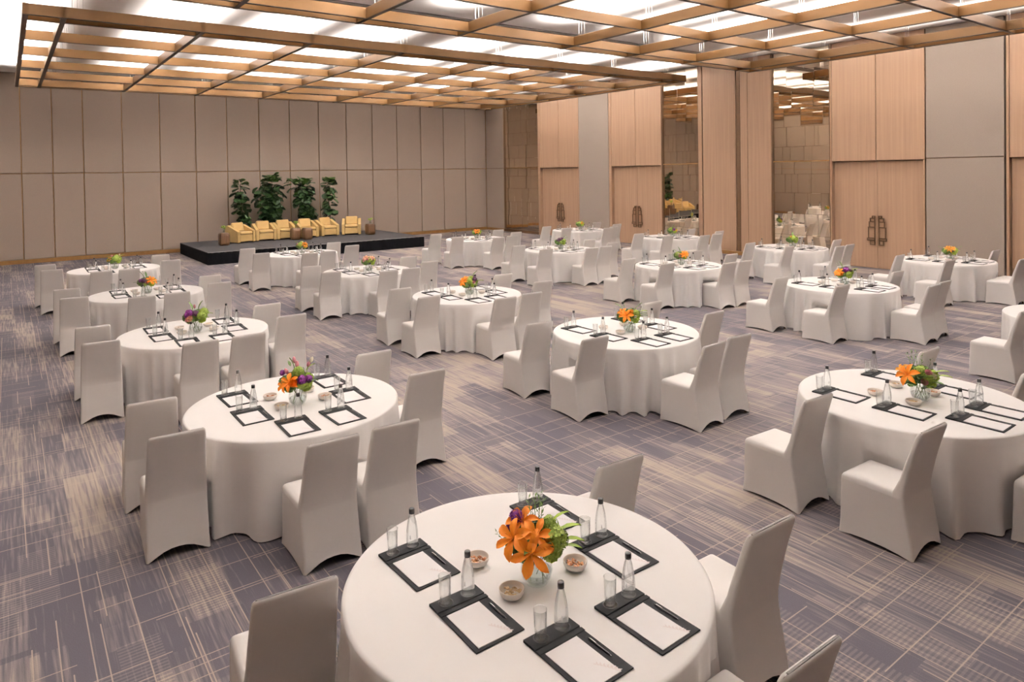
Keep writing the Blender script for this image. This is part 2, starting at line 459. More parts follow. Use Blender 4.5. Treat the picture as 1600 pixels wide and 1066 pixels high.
# oak column
rpanel('trim_strip', -12.88, -13.05, .002, ZC - .005, M['wood'])
rpanel('panel', -13.075, -14.385, .13, ZC - .005, M['wood'])
rpanel('trim_strip', -14.40, -14.54, .13, ZC - .005, M['bronze_dark'], .02, b=0)
rpanel('panel', -14.55, -14.83, .13, ZC - .005, M['wood'])
rpanel('panel', -14.83, -15.66, .13, ZC - .005, M['wood'])
rpanel('trim_strip', -13.06, -15.66, .002, .12, M['bronze'], -.01)
mirror_bay(-15.66, -17.54, 11)
door_bay(3, -17.54, -17.60, -20.08, 'oak double door between wide mirror and tall grey panel')
fabric_bay(-20.10, -21.83)
door_bay(4, -21.86, -21.93, -24.4, 'oak double door at the right edge of the picture')
fabric_bay(-24.4, -26.1)
mirror_bay(-26.1, YS + .02, 17)

# ------------------------------------------------------------------ ceiling rafts with their light strips
def raft(ylist, label, group):
    y0, y1 = max(ylist) + BEAM_T / 2, min(ylist) - BEAM_T / 2
    root = empty('ceiling_raft', ((BEAM_X[0] + BEAM_X[-1]) / 2, (y0 + y1) / 2, RAFT_Z))
    tag(root, label, 'ceiling raft', group)
    cx, cy = root.location.x, root.location.y
    L = y0 - y1
    ymesh = MB().box(-BEAM_T / 2, BEAM_T / 2, -L / 2, L / 2, 0, BEAM_D, .004).mesh('beam', M['gold'])
    yedge = MB().box(-BEAM_T / 2 - .001, BEAM_T / 2 + .001, -L / 2 - .001, L / 2 + .001, -.006, .006).mesh('underside_strip', M['beam_underside'])  # thin strip that colours the beam's underside darker than its sides
    for x in BEAM_X:
        bo = inst('beam', ymesh, root, (x - cx, 0, 0))
        inst('underside_strip', yedge, bo)
    W = BEAM_X[-1] - BEAM_X[0]
    xmesh = MB().box(-W / 2, W / 2, -BEAM_T / 2, BEAM_T / 2, .004, BEAM_D - .004).mesh('beam', M['gold'])
    xedge = MB().box(-W / 2, W / 2, -BEAM_T / 2 - .001, BEAM_T / 2 + .001, 0, .008).mesh('underside_strip', M['beam_underside'])
    for y in ylist:
        bo = inst('beam', xmesh, root, (0, y - cy, 0))
        inst('underside_strip', xedge, bo)
    rod = MB().tube([(0, 0, BEAM_D - .01), (0, 0, ZC - RAFT_Z)], .004, 5).mesh('suspension_rod', M['rod'])
    for x in BEAM_X[1:-1]:
        for y in ylist[1:-1]:
            for dx in (.16, .24, .33):
                inst('suspension_rod', rod, root, (x + dx - cx, y - cy, 0))
    for x in BEAM_X:
        if x in (-18.2, -1.95): continue
        ld = bpy.data.lights.new('beam_light_strip', 'AREA')
        ld.shape = 'RECTANGLE'; ld.size = .06; ld.size_y = L - .2
        ld.spread = radians(138)
        ld.energy = STRIP_WATTS_PER_M * L; ld.color = LIGHT_COLOR
        lo = bpy.data.objects.new('beam_light_strip', ld); COL.objects.link(lo)
        lo.location = (x, cy, RAFT_Z + BEAM_D + .02); lo.rotation_euler = (pi, 0, 0)
raft(RAFT1_Y, 'gold coffered ceiling raft hanging above the stage half of the hall', 'hanging ceiling rafts')
raft(RAFT2_Y, 'gold coffered ceiling raft hanging nearest the camera, cut by the top edge', 'hanging ceiling rafts')

# ------------------------------------------------------------------ stage
sx0, sx1, sy0, sy1, SZ = -14.0, -6.22, -4.82, -.55, .40
stage = empty('stage', ((sx0 + sx1) / 2, (sy0 + sy1) / 2, 0))
tag(stage, 'low black-skirted stage with grey deck against the far wall', 'stage')
scx, scy = stage.location.x, stage.location.y
hx, hy = (sx1 - sx0) / 2, (sy1 - sy0) / 2
nx = 4
for i in range(nx):
    for j in range(2):
        MB().box(-hx + 2 * hx * i / nx + .002, -hx + 2 * hx * (i + 1) / nx - .002, -hy + hy * j + .002, -hy + hy * (j + 1) - .002, SZ - .04, SZ, .004).build('deck_panel', M['stage'], stage)
MB().box(-hx, hx, -hy - .012, -hy, SZ - .012, SZ).build('edge_trim', M['stage_edge'], stage)
sk = MB()
def skirt_line(p, q, n):
    pts = []
    nrm = Vector((q[1] - p[1], p[0] - q[0])).normalized()
    for i in range(n + 1):
        t = i / n
        o = .008 * sin(i * pi * .5)
        pts.append((p[0] + (q[0] - p[0]) * t + nrm.x * o, p[1] + (q[1] - p[1]) * t + nrm.y * o))
    vs = [(x, y, SZ - .012) for x, y in pts] + [(x, y, .004) for x, y in pts]
    sk.add(vs, [(i, i + 1, n + 2 + i, n + 1 + i) for i in range(n)], True)
skirt_line((-hx, -hy), (hx, -hy), 160); skirt_line((hx, -hy), (hx, hy), 90); skirt_line((-hx, hy), (-hx, -hy), 90)
sk.build('skirt', M['skirt'], stage)

# armchairs (front edge ends in plan)
def armchair_parts():
    P = []
    w, d = .74, .74         # front at y=-d/2
    seat = MB().box(-w / 2 + .11, w / 2 - .11, -d / 2 + .01, d / 2 - .14, .05, .29, .02).mesh('seat_base', M['yellow']); P.append(('seat_base', seat))
    cush = MB().box(-w / 2 + .115, w / 2 - .115, -d / 2 - .005, d / 2 - .22, .295, .40, .03).mesh('seat_cushion', M['yellow']); P.append(('seat_cushion', cush))
    for s in (-1, 1):
        b = MB()
        xs = sorted((s * (w / 2 - .105), s * w / 2))
        prof = [(-d / 2, .03), (d / 2, .03), (d / 2, .60), (d / 2 - .12, .63), (-d / 2 + .06, .44), (-d / 2, .42)]
        vs = [(xs[0], y, z) for y, z in prof] + [(xs[1], y, z) for y, z in prof]
        n = len(prof)
        fs = [tuple(range(n)), tuple(range(2 * n - 1, n - 1, -1))] + [(i, i + n, (i + 1) % n + n, (i + 1) % n) for i in range(n)]
        P.append(('armrest', b.add(vs, fs).mesh('armrest', M['yellow'])))
    back = MB().box(-w / 2 + .11, w / 2 - .11, d / 2 - .14, d / 2, .05, .62, .02).mesh('backrest', M['yellow']); P.append(('backrest', back))
    b = MB().box(-w / 2 + .135, w / 2 - .135, -.065, .065, -.17, .17, .035)
    P.append(('back_cushion', b.mesh('back_cushion', M['yellow'])))
    for x in (-w / 2 + .06, w / 2 - .06):
        for y in (-d / 2 + .07, d / 2 - .07):
            P.append(('foot', MB().box(x - .025, x + .025, y - .025, y + .025, 0, .055).mesh('foot', M['walnut'])))
    return P
AP = armchair_parts()
fronts = [((-12.47, -2.52), (-11.80, -2.27)), ((-11.74, -2.19), (-11.01, -2.21)), ((-10.97, -2.17), (-10.23, -2.17)),
          ((-10.10, -2.14), (-9.35, -2.13)), ((-9.24, -2.08), (-8.46, -2.02)), ((-8.39, -2.05), (-7.71, -2.36))]
ordl = ['leftmost', 'second', 'third', 'fourth', 'fifth', 'rightmost']
for i, (p, q) in enumerate(fronts):
    ang = atan2(q[1] - p[1], q[0] - p[0])
    mid = Vector(((p[0] + q[0]) / 2, (p[1] + q[1]) / 2, SZ))
    n = Vector((-sin(ang), cos(ang), 0))
    c = mid + n * .37
    t = empty('armchair', c, ang)
    which = ordl[i] if i in (0, 5) else ordl[i] + ' from left'
    tag(t, 'mustard leather armchair on the stage, %s of the six' % which, 'armchair', 'armchairs on the stage')
    for nm, me in AP:
        o = inst(nm, me, t)
        if nm == 'back_cushion': o.location = (0, .165, .545); o.rotation_euler = (radians(-12), 0, 0)

# ribbed drum side tables
def drum_mesh():
    n = 40
    rings = []
    for r, z in ((.80, 0.0), (.93, .03), (1, .09), (1, .34), (.93, .40), (.82, .43)):
        ring = []
        for i in range(n):
            a = 2 * pi * i / n
            c, s_ = cos(a), sin(a)
            rr = .175 * r / (abs(c) ** 5 + abs(s_) ** 5) ** .2
            rr *= 1 - (.018 if i % 2 else 0)
            ring.append((rr * c, rr * s_, z))
        rings.append(ring)
    return MB().rings(rings, smooth=False).mesh('body', M['walnut'])
DRUM = drum_mesh()
DTOP = MB().lathe([(.128, 0), (.128, .006)], 24, smooth=False).mesh('top_plate', M['walnut'])
drum_spots = [((-13.00, -2.72), 'leftmost drum table on stage'), ((-10.38, -2.46), 'left one of the paired drum tables before the middle armchairs'),
              ((-10.04, -2.74), 'right one of the paired drum tables before the middle armchairs'), ((-7.40, -2.55), 'rightmost drum table on stage')]
for (x, y), d in drum_spots:
    t = empty('drum_table', (x, y, SZ)); tag(t, 'ribbed dark wood ' + d, 'side table', 'drum tables on the stage')
    inst('body', DRUM, t); inst('top_plate', DTOP, t, (0, 0, .4295))

# fiddle-leaf figs
def fig_leaf_mesh(mat):
    b = MB()
    rows = []
    for i, (t, w) in enumerate(((0, .006), (.15, .05), (.35, .075), (.6, .115), (.82, .10), (.95, .05), (1, .012))):
        x = .27 * t
        z = -.05 * t * t
        rows.append([(x, -w, z + .022), (x, -w * .5, z + .004), (x, 0, z - .006), (x, w * .5, z + .004), (x, w, z + .022)])
    vs = [p for r in rows for p in r]
    fs = [(k * 5 + i, k * 5 + i + 1, k * 5 + i + 6, k * 5 + i + 5) for k in range(len(rows) - 1) for i in range(4)]
    return b.add(vs, fs, True).mesh('leaf', mat)
FIG = [fig_leaf_mesh(M['figleaf']), fig_leaf_mesh(M['figleaf2'])]
POT = MB().lathe([(.13, 0), (.17, .02), (.19, .30), (.19, .33), (.17, .33), (.165, .29)], 24).mesh('pot', M['pot'])
def fig(x, y, h, prof, label, seed, count, sway):
    rnd = random.Random(seed)
    t = empty('fig_tree', (x, y, SZ)); tag(t, label, 'plant', 'fig trees behind the armchairs')
    inst('pot', POT, t)
    for off0, off1 in sway:
        pts = [(off0 + (off1 - off0) * k / 8 + .02 * sin(k * 1.7 + seed), .015 * cos(k * 2.1), .28 + (h - .42) * k / 8) for k in range(9)]
        MB().tube(pts, [.02 - .0015 * k for k in range(9)], 6).build('trunk', M['bark'], t)
    for i in range(count):
        zz = rnd.random() ** .85 * (h - .45) + .42
        f = (zz - .42) / (h - .45)
        seg = prof(f, rnd)
        if seg is None: continue
        cxo, rad = seg
        a = rnd.random() * 2 * pi
        rr = rad * (.12 + .45 * rnd.random())
        s = .95 + .45 * rnd.random()
        if f > .93: s *= .8
        inst('leaf', FIG[1 if (f > .88 or rnd.random() < .12) else 0], t, (cxo + rr * cos(a), rr * sin(a) * .8, zz),
             (rnd.uniform(-.5, .5), rnd.uniform(-.15, .95) if f < .85 else rnd.uniform(-.9, .1), a), (s * .82, s * 1.1, s))
def p1(f, r):
    if .50 < f < .60: return (.02, .12) if r.random() < .4 else None
    return (.02 - .05 * f + .1 * (f < .3), .22)
def p2(f, r):
    if f > .80: return (.10, .34)
    if r.random() < .45: return (-.22 + .12 * (f < .45), .42 if f > .4 else .3)
    return (.18, .45 if f > .35 else .32)
def p3(f, r):
    if f > .78: return (r.choice((-.38, -.05, .22)), .36)
    if f > .45: return (.02, .46)
    return (.18, .34)
def p4(f, r): return (.0 - .06 * (f - .5), (.30 if .2 < f < .8 else .2) * (1 if r.random() < .75 else .6))
fig(-11.93, -.95, 2.27, p1, 'slender fig tree behind the leftmost armchairs', 1, 78, [(.08, -.03)])
fig(-10.88, -.95, 2.42, p2, 'bushiest tallest fig tree with two crowns behind the second armchair', 2, 260, [(-.05, -.2), (.05, .12)])
fig(-9.55, -.95, 2.26, p3, 'fig tree spreading wide at the top behind the middle armchairs', 3, 230, [(.15, .0), (.15, -.3)])
fig(-8.45, -.95, 2.33, p4, 'slender fig tree behind the fifth armchair', 4, 74, [(.02, -.04)])

# ------------------------------------------------------------------ chair, shared meshes
def y_rear(z):
    if z <= .45:
        t = z / .45; t = t * t * (3 - 2 * t)
        return .07 + .06 * t
    t = (z - .45) / .48
    return .13 - .13 * (t * t * .35 + t * .65)
def half_w(z): return .214 - .004 * min(z, .45) / .45 if z < .45 else .21 - .017 * (z - .45) / .48
def rrect(hw, ya, yb, z, rad, nx=8, ny=6, zf=None):
    pts = []
    def corner(cx, cy, a0):
        for k in range(4):
            a = a0 + k * pi / 6
            pts.append((cx + rad * cos(a), cy + rad * sin(a)))
    def line(p, q, n):
        for k in range(1, n):
            pts.append((p[0] + (q[0] - p[0]) * k / n, p[1] + (q[1] - p[1]) * k / n))
    corner(hw - rad, yb - rad, 0); line((hw - rad, yb), (-hw + rad, yb), nx)
    corner(-hw + rad, yb - rad, pi / 2); line((-hw, yb - rad), (-hw, ya + rad), ny)
    corner(-hw + rad, ya + rad, pi); line((-hw + rad, ya), (hw - rad, ya), nx)
    corner(hw - rad, ya + rad, 1.5 * pi); line((hw, ya + rad), (hw, yb - rad), ny)
    return [(x, y, z if zf is None else zf(x, y)) for x, y in pts]
Y0 = -.30
def chair_meshes():
    out = []
    yf = lambda z: .61 - .012 * z / .45
    def hem(x, y):
        ya, yb = y_rear(0), yf(0)
        e = 1 - min(1, abs(x) / .19) ** 2.2
        if y < ya + .02 or y > yb - .02: return .004 + .072 * e
        m = 1 - min(1, abs(y - (ya + yb) / 2) / ((yb - ya) / 2 - .02)) ** 2.5
        return .004 + .022 * m
    S = lambda ring: [(x, y + Y0, z) for x, y, z in ring]
    rings = [S(rrect(half_w(0) + .004, y_rear(0) - .004, yf(0) + .004, 0, .016, zf=hem))]
    for z in (.10, .16, .23, .30, .37, .415):
        pin = -.010 * sin(pi * min(1, z / .42))
        r = rrect(half_w(z), y_rear(z), yf(z), z, .018)
        # slightly pulled-in stretch sides
        r = [(x * (1 + (pin if abs(y - .35) < .2 else 0)), y, q) for x, y, q in r]
        rings.append(S(r))
    out.append(('skirt', MB().rings(rings, False, False).mesh('skirt', M['cover'])))
    rings = []
    for z, ins in ((.415, 0), (.437, .002), (.452, .009), (.461, .022), (.467, .05), (.471, .10)):
        rings.append(S(rrect(half_w(.43) - ins, y_rear(.43) + ins * .3, yf(.43) - ins, z, max(.018 - ins * .1, .012))))
    out.append(('seat', MB().rings(rings, False, True).mesh('seat', M['cover'])))
    rings = []
    for z in (.415, .45, .50, .56, .63, .70, .77, .84, .89, .912, .922, .929, .931):
        th = .062 - .018 * min(1, (z - .4) / .4)
        ins = {.912: .002, .922: .006, .929: .013, .931: .019}.get(z, 0)
        if z < .55: th += .03 * (.55 - z) / .13
        rings.append(S(rrect(half_w(z) - ins, y_rear(z) + ins, y_rear(z) + th - ins, z, max(.017 - ins * .4, .006), ny=3)))
    out.append(('backrest', MB().rings(rings, False, True).mesh('backrest', M['cover'])))
    leg = MB().box(-.012, .012, -.012, .012, 0, .12).mesh('leg', M['bronze_dark'])
    out.append(('leg', leg))
    return out
CM = chair_meshes()
LEGS = [(-.185, y_rear(0) + .03 + Y0), (.185, y_rear(0) + .03 + Y0), (-.185, .58 + Y0), (.185, .58 + Y0)]
def make_chair(x, y, yaw, label):
    a = radians(yaw)
    c = empty('banquet_chair', (x - sin(a) * -Y0, y + cos(a) * -Y0, 0), a)
    tag(c, label, 'chair', 'covered banquet chairs')
    for nm, me in CM:
        if nm == 'leg':
            for lx, ly in LEGS: inst('leg', me, c, (lx, ly, 0))
        else: inst(nm, me, c)
    return c

# ------------------------------------------------------------------ table data (centre, chairs relative to the centre)
TABLES = {'A1': (-17.01, -25.22), 'A2': (-17.04, -21.83), 'A3': (-17.12, -18.15), 'A4': (-17.12, -14.3), 'A5': (-17.15, -10.1),
          'B1': (-12.70, -25.2), 'B2': (-12.77, -21.79), 'B3': (-12.86, -18.2), 'B4': (-12.93, -14.38), 'B5': (-12.85, -10.1),
          'C1': (-7.5, -25.17), 'C2': (-7.38, -21.74), 'C3': (-7.44, -18.2), 'C4': (-7.38, -14.15), 'C5': (-7.34, -10.1),
          'D2': (-2.66, -21.6), 'D3': (-2.83, -18.0), 'D4': (-2.78, -14.0), 'D5': (-2.93, -10.0)}
CHAIRS = {
    'A1': {'L0':(-1.07,0.3,-5.46),'F2':(0.37,-1.35,-1.06),'R0':(1.07,0.36,-3.32),'R1':(1.11,-0.7,-1.91)},
    'A2': {'L0':(-1.11,0.26,-4.68),'L1':(-1.09,-0.68,-3.69),'F1':(-0.23,-1.52,-1.78),'F2':(0.26,-1.52,-2.98),'R0':(1.03,0.5,-2.06),'R1':(1.11,-0.48,-2.36)},
    'A3': {'L0':(-1.13,0.3,-3.9),'L1':(-1.14,-0.73,-4.37),'F1':(-0.23,-1.48,-1.51),'F2':(0.3,-1.48,-1.17),'R0':(1.05,0.32,1.87),'R1':(1.08,-0.69,-1.53)},
    'A4': {'L0':(-1.18,0.19,-5.39),'L1':(-1.15,-0.89,-6.0),'F1':(-0.29,-1.55,-5.47),'F2':(0.23,-1.49,-6.0),'R0':(1.08,0.16,-4.28),'R1':(1.03,-0.87,-3.74)},
    'A5': {'L0':(-1.29,0.25,-6.0),'L1':(-1.22,-0.86,-4.22),'F1':(-0.43,-1.85,0.14),'F2':(0.07,-1.84,0.3),'R0':(1.03,0.5,-6.0),'R1':(1.03,-0.8,-6.0)},
    'B1': {'L0':(-1.1,0.21,-3.26),'L1':(-1.1,-0.65,-2.16),'F1':(-0.23,-1.5,-2.0),'R0':(1.16,0.29,-1.76),'R1':(1.08,-0.6,-2.0)},
    'B2': {'L0':(-1.03,0.43,-6.0),'L1':(-1.04,-0.58,-3.72),'F1':(-0.24,-1.59,1.78),'F2':(0.27,-1.54,-3.9),'R0':(1.03,0.43,-0.38),'R1':(1.11,-0.57,0.61)},
    'B3': {'L0':(-1.08,0.31,-5.36),'L1':(-1.08,-0.65,-2.15),'F1':(-0.26,-1.5,-5.41),'F2':(0.28,-1.45,-3.43),'R0':(1.1,0.44,-4.01),'R1':(1.13,-0.68,-6.0)},
    'B4': {'L0':(-1.14,0.18,-5.82),'L1':(-1.14,-0.88,-6.0),'F1':(-0.22,-1.51,-3.85),'F2':(0.28,-1.48,-2.65),'R0':(1.13,0.23,-6.0),'R1':(1.08,-0.81,-6.0)},
    'B5': {'L0':(-1.24,0.45,-0.65),'L1':(-1.28,-0.88,-6.0),'F1':(-0.39,-1.74,-6.0),'F2':(0.11,-1.63,-5.43),'R0':(1.05,0.35,-6.0),'R1':(1.12,-0.74,-4.0)},
    'C1': {'L0':(-1.08,0.32,-2.0)},
    'C2': {'L0':(-1.03,0.45,-1.43),'L1':(-1.06,-0.63,-3.74),'F1':(-0.02,-1.55,-2.24),'F2':(0.53,-1.5,-0.52),'R0':(1.08,0.48,-1.17),'R1':(1.07,-0.52,-2.05)},
    'C3': {'L0':(-1.03,0.43,0.88),'L1':(-1.03,-0.62,-6.0),'F1':(-0.05,-1.37,-6.0),'F2':(0.43,-1.4,-5.8),'R0':(1.17,0.41,-3.0),'R1':(1.18,-0.54,-3.11)},
    'C4': {'L0':(-1.22,0.1,-6.0),'L1':(-1.21,-0.99,-6.0),'F1':(-0.23,-1.55,-6.0),'F2':(0.26,-1.52,-5.93),'R0':(1.03,-0.02,-6.0),'R1':(1.03,-1.02,-6.0)},
    'C5': {'L0':(-1.13,0.45,-0.92),'L1':(-1.13,-0.81,-6.0),'F1':(-0.34,-1.76,-6.0),'F2':(0.21,-1.69,-6.0),'R0':(1.18,0.39,-6.0),'R1':(1.07,-0.73,-5.23)},
    'D2': {'L0':(-1.25,0.37,0.99),'L1':(-1.43,-0.65,-4.28),'F1':(-0.23,-1.5,-2.0),'F2':(0.28,-1.48,-2.0),'R0':(1.05,0.35,-2.0),'R1':(1.03,-0.62,-2.26)},
    'D3': {'L0':(-1.15,0.34,-1.07),'L1':(-1.21,-0.76,-0.44),'F1':(-0.35,-1.54,-2.3),'F2':(0.18,-1.51,-0.51),'R0':(1.03,0.33,2.0),'R1':(1.05,-0.73,-0.63)},
    'D4': {'L0':(-1.24,0.1,-6.0),'L1':(-1.16,-0.95,-6.0),'F1':(-0.36,-1.6,-5.99),'F2':(0.28,-1.53,-4.18),'R0':(1.03,0.05,1.05),'R1':(1.03,-1.06,-2.4)},
    'D5': {'L0':(-1.27,0.18,1.38),'L1':(-1.25,-0.83,-6.0),'F1':(-0.27,-1.77,-6.0),'F2':(0.28,-1.48,-2.0),'R0':(1.17,0.27,-2.73),'R1':(1.09,-0.83,-3.59)},
}
for _k, _cs in CHAIRS.items():          # keep every chair back clear of the table edge
    for _s, (_x, _y, _w) in list(_cs.items()):
        if _s[0] in 'LR':
            _n = min(abs(_y), abs(_y + .12)) if _y * (_y + .12) > 0 else 0
            _m = sqrt(max(0, .925 ** 2 - _n * _n)) + .195
            if abs(_x) < _m: _cs[_s] = (_m if _x > 0 else -_m, _y, _w)
ROWW = {'1': 'nearest', '2': 'second nearest', '3': 'middle', '4': 'second farthest', '5': 'farthest'}
COLW = {'A': 'left line', 'B': 'second line', 'C': 'third line', 'D': 'door line'}
def tname(k): return '%s table of %s' % (ROWW[k[1]], COLW[k[0]])
SEATW_A = {'L0': 'left', 'L1': 'lower left', 'F1': 'bottom', 'F2': 'lower right', 'R1': 'right', 'R0': 'upper right'}
SEATW_B = {'L0': 'left', 'L1': 'lower left', 'F1': 'lower right', 'F2': 'right', 'R1': 'upper right', 'R0': 'top'}
def sname(k, s): return (SEATW_A if k[0] == 'A' else SEATW_B)[s]

def in_frame(p, mx=0):
    d = Vector(p) - CAM
    z = d.dot(_fw)
    if z < .1: return False
    x = 800 + 1070.667 * d.dot(_r) / z; y = 287.267 - 1070.667 * d.dot(_u) / z
    return -mx < x < 1600 + mx and -mx < y < 1066 + mx

# ------------------------------------------------------------------ tables
TR, TZ = .915, .75
TOP_BOARD = MB().lathe([(.90, 0), (.90, .03)], 48, smooth=False).mesh('tabletop', M['wood_dark'])
TLEG = MB().tube([(0, 0, 0), (0, 0, .70)], .018, 8).mesh('leg', M['steel'])
def cloth_mesh(key, chairs):
    rnd = random.Random(hash_(key))
    n = 180
    nf = rnd.randint(19, 23)
    ph = [rnd.random() * 2 * pi for _ in range(4)]
    def fold(a):
        w = a + .16 * sin(3 * a + ph[0]) + .09 * sin(5 * a + ph[1])
        s = .5 + .5 * sin(nf * w + ph[2])
        return (s ** 2.0) * (.72 + .28 * sin(4 * a + ph[3]))
    foot = []
    for s, (cx, cy, yw) in chairs.items():
        t = radians(yw); ox, oy = cx - sin(t) * .3, cy + cos(t) * .3
        foot.append((ox, oy, t))
    def limit(a, z):
        """largest radius along direction a that stays clear of every chair at height z"""
        best = 9.0
        for ox, oy, t in foot:
            if z < .5: y0, y1, hw = -.245, .325, .235
            else: y0, y1, hw = -.31, -.06, .225
            # ray from origin in chair frame
            c, s = cos(-t), sin(-t)
            px, py = -ox * c + oy * s, -ox * s - oy * c
            dx, dy = cos(a) * c - sin(a) * s, cos(a) * s + sin(a) * c
            t0, t1 = 0, 9
            for p, d, lo, hi in ((px, dx, -hw, hw), (py, dy, y0, y1)):
                if abs(d) < 1e-6:
                    if p < lo or p > hi: t0 = 10
                    continue
                u, v = (lo - p) / d, (hi - p) / d
                if u > v: u, v = v, u
                t0, t1 = max(t0, u), min(t1, v)
            if t0 < t1: best = min(best, t0)
        return best - .012
    angs = [2 * pi * i / n for i in range(n)]
    low = [limit(a, .3) for a in angs]; high = [limit(a, .7) for a in angs]
    def smooth(v):
        for _ in range(3):
            v = [min(v[i], (v[i - 1] + v[i] * 2 + v[(i + 1) % n]) / 4 + .01) for i in range(n)]
        return v
    rings = [[(r * cos(a), r * sin(a), TZ) for a in angs] for r in (.25, .55, .80, .895)]
    rings.append([((TR - .004) * cos(a), (TR - .004) * sin(a), TZ - .003) for a in angs])
    rings.append([((TR + .003) * cos(a), (TR + .003) * sin(a), TZ - .012) for a in angs])
    for k in range(1, 13):
        t = k / 12
        z = (TZ - .012) * (1 - t) + .008 * t
        ring = []
        for i, a in enumerate(angs):
            f = fold(a)
            g = min(1, t * 1.25) ** .8
            r = TR + .004 + .030 * t + g * (.135 * f - .070)
            lim = low[i] if z < .5 else (high[i] if z > .62 else high[i] + (low[i] - high[i]) * (.62 - z) / .12)
            if r > lim: r = max(lim, .55)
            zz = z
            if k == 12: zz = .006 + .012 * (1 - f)
            ring.append((r * cos(a), r * sin(a), zz))
        rings.append(ring)
    return MB().rings(rings, True, False).mesh('tablecloth', M['cloth'])
def hash_(s):
    h = 7
    for ch in s: h = (h * 131 + ord(ch)) % 1000003
    return h

# ------------------------------------------------------------------ place settings, shared meshes
board = MB().box(-.13, .13, -.205, .205, 0, .007, .0025).mesh('board', M['black'])
hb = MB().box(-.13, .13, .118, .205, .007, .0125, .0025)
header = hb.mesh('header', M['black'])
band = MB().box(-.131, .131, .086, .112, .0065, .0105, .002).mesh('band', M['black'])
coaster = MB().lathe([(.036, .0125), (.036, .0140), (.0325, .0140), (.0325, .0127)], 20, cap0=False, cap1=True).mesh('coaster_ring', M['cap'])
padm = MB().box(-.108, .072, -.190, .080, .0071, .0105, .0008)
notepad_mesh = padm.mesh('sheet_block', M['paper'])
pb = MB()
for k in range(7):
    a = .25 + k * .22; L = .030 - .002 * k
    bx, by = .055 - k * .006, -.175 + k * .012
    for s in (-1, 1):
        dx, dy = cos(a + s * .6) * L, sin(a + s * .6) * L
        px, py = -dy * .22, dx * .22
        pb.add([(bx, by, .0109), (bx + dx * .5 + px, by + dy * .5 + py, .0109), (bx + dx, by + dy, .0109), (bx + dx * .5 - px, by + dy * .5 - py, .0109)], [(0, 3, 2, 1)])
print_mesh = pb.mesh('leaf_print', M['print'])
penb = MB().tube([(0, -.068, 0), (0, -.062, 0), (0, .06, 0), (0, .066, 0)], [.001, .0042, .0042, .003], 8).mesh('barrel', M['cap'])
penc = MB().box(-.0014, .0014, .018, .056, .004, .0062).mesh('clip', M['steel'])
pent = MB().tube([(0, -.076, 0), (0, -.066, 0)], [.0006, .0022], 8).mesh('tip', M['steel'])
bot = MB().lathe([(.027, 0), (.0315, .004), (.0325, .02), (.0325, .055), (.031, .085), (.0255, .125), (.0185, .158), (.0145, .172), (.0140, .182)], 18, cap1=True).mesh('body', M['bottle'])
capm = MB().lathe([(.0150, .178), (.0152, .181), (.0152, .203), (.0135, .206)], 14).mesh('cap', M['cap'])
em = MB()
for k, (w, h0, h1) in enumerate(((.0055, .052, .060), (.0045, .059, .067), (.003, .066, .075), (.0012, .046, .053))):
    em.add([(-.0334, -w, h0), (-.0334, w, h0), (-.0331 + .0008 * k, 0, h1)], [(0, 2, 1)])
emblem = em.mesh('etched_emblem', M['etch'])
tum = MB().lathe([(.0235, 0), (.0255, .003), (.0275, .06), (.0305, .132), (.0309, .1335), (.0291, .132), (.0262, .06), (.0236, .017), (.004, .015)], 20, cap1=True).mesh('drinking_glass', M['glass'])
bowlm = MB().lathe([(.034, 0), (.036, .003), (.052, .012), (.061, .028), (.0628, .044), (.0610, .0455), (.0585, .043), (.056, .028), (.046, .013), (.008, .009)], 28).mesh('nut_bowl', M['ceramic'])
def nuts_mesh(kind, seed):
    rnd = random.Random(seed)
    b = MB()
    for i in range(34):
        a = rnd.random() * 2 * pi; r = .040 * sqrt(rnd.random())
        c = Vector((r * cos(a), r * sin(a), .015 + .013 * (1 - (r / .044) ** 2) * rnd.random() + .004 + .006 * (r / .04) ** 2))
        e = Euler((rnd.uniform(-.5, .5), rnd.uniform(-.5, .5), rnd.random() * 6.28)).to_matrix()
        if kind == 'almond':
            rg = [[(.012 * t, .0062 * w * cos(2 * pi * k / 6), .0036 * w * sin(2 * pi * k / 6)) for k in range(6)] for t, w in ((-1, .15), (-.5, .85), (.1, 1), (.65, .6), (1, .1))]
        else:
            rg = []
            for q in range(6):
                th = -1.2 + 2.4 * q / 5
                w = .0042 * (.55 + .45 * sin(pi * (q + .6) / 6.2))
                cx, cy = .0095 * sin(th), .0095 * cos(th) - .006
                rg.append([(cx + w * cos(2 * pi * k / 6) * sin(th), cy + w * cos(2 * pi * k / 6) * cos(th), w * sin(2 * pi * k / 6)) for k in range(6)])
        b.rings([[tuple(c + e @ Vector(p)) for p in ring] for ring in rg])
    return b.mesh(kind + 's', M[kind])
NUTS = {(k, s): nuts_mesh(k, s) for k in ('almond', 'cashew') for s in (1, 2)}

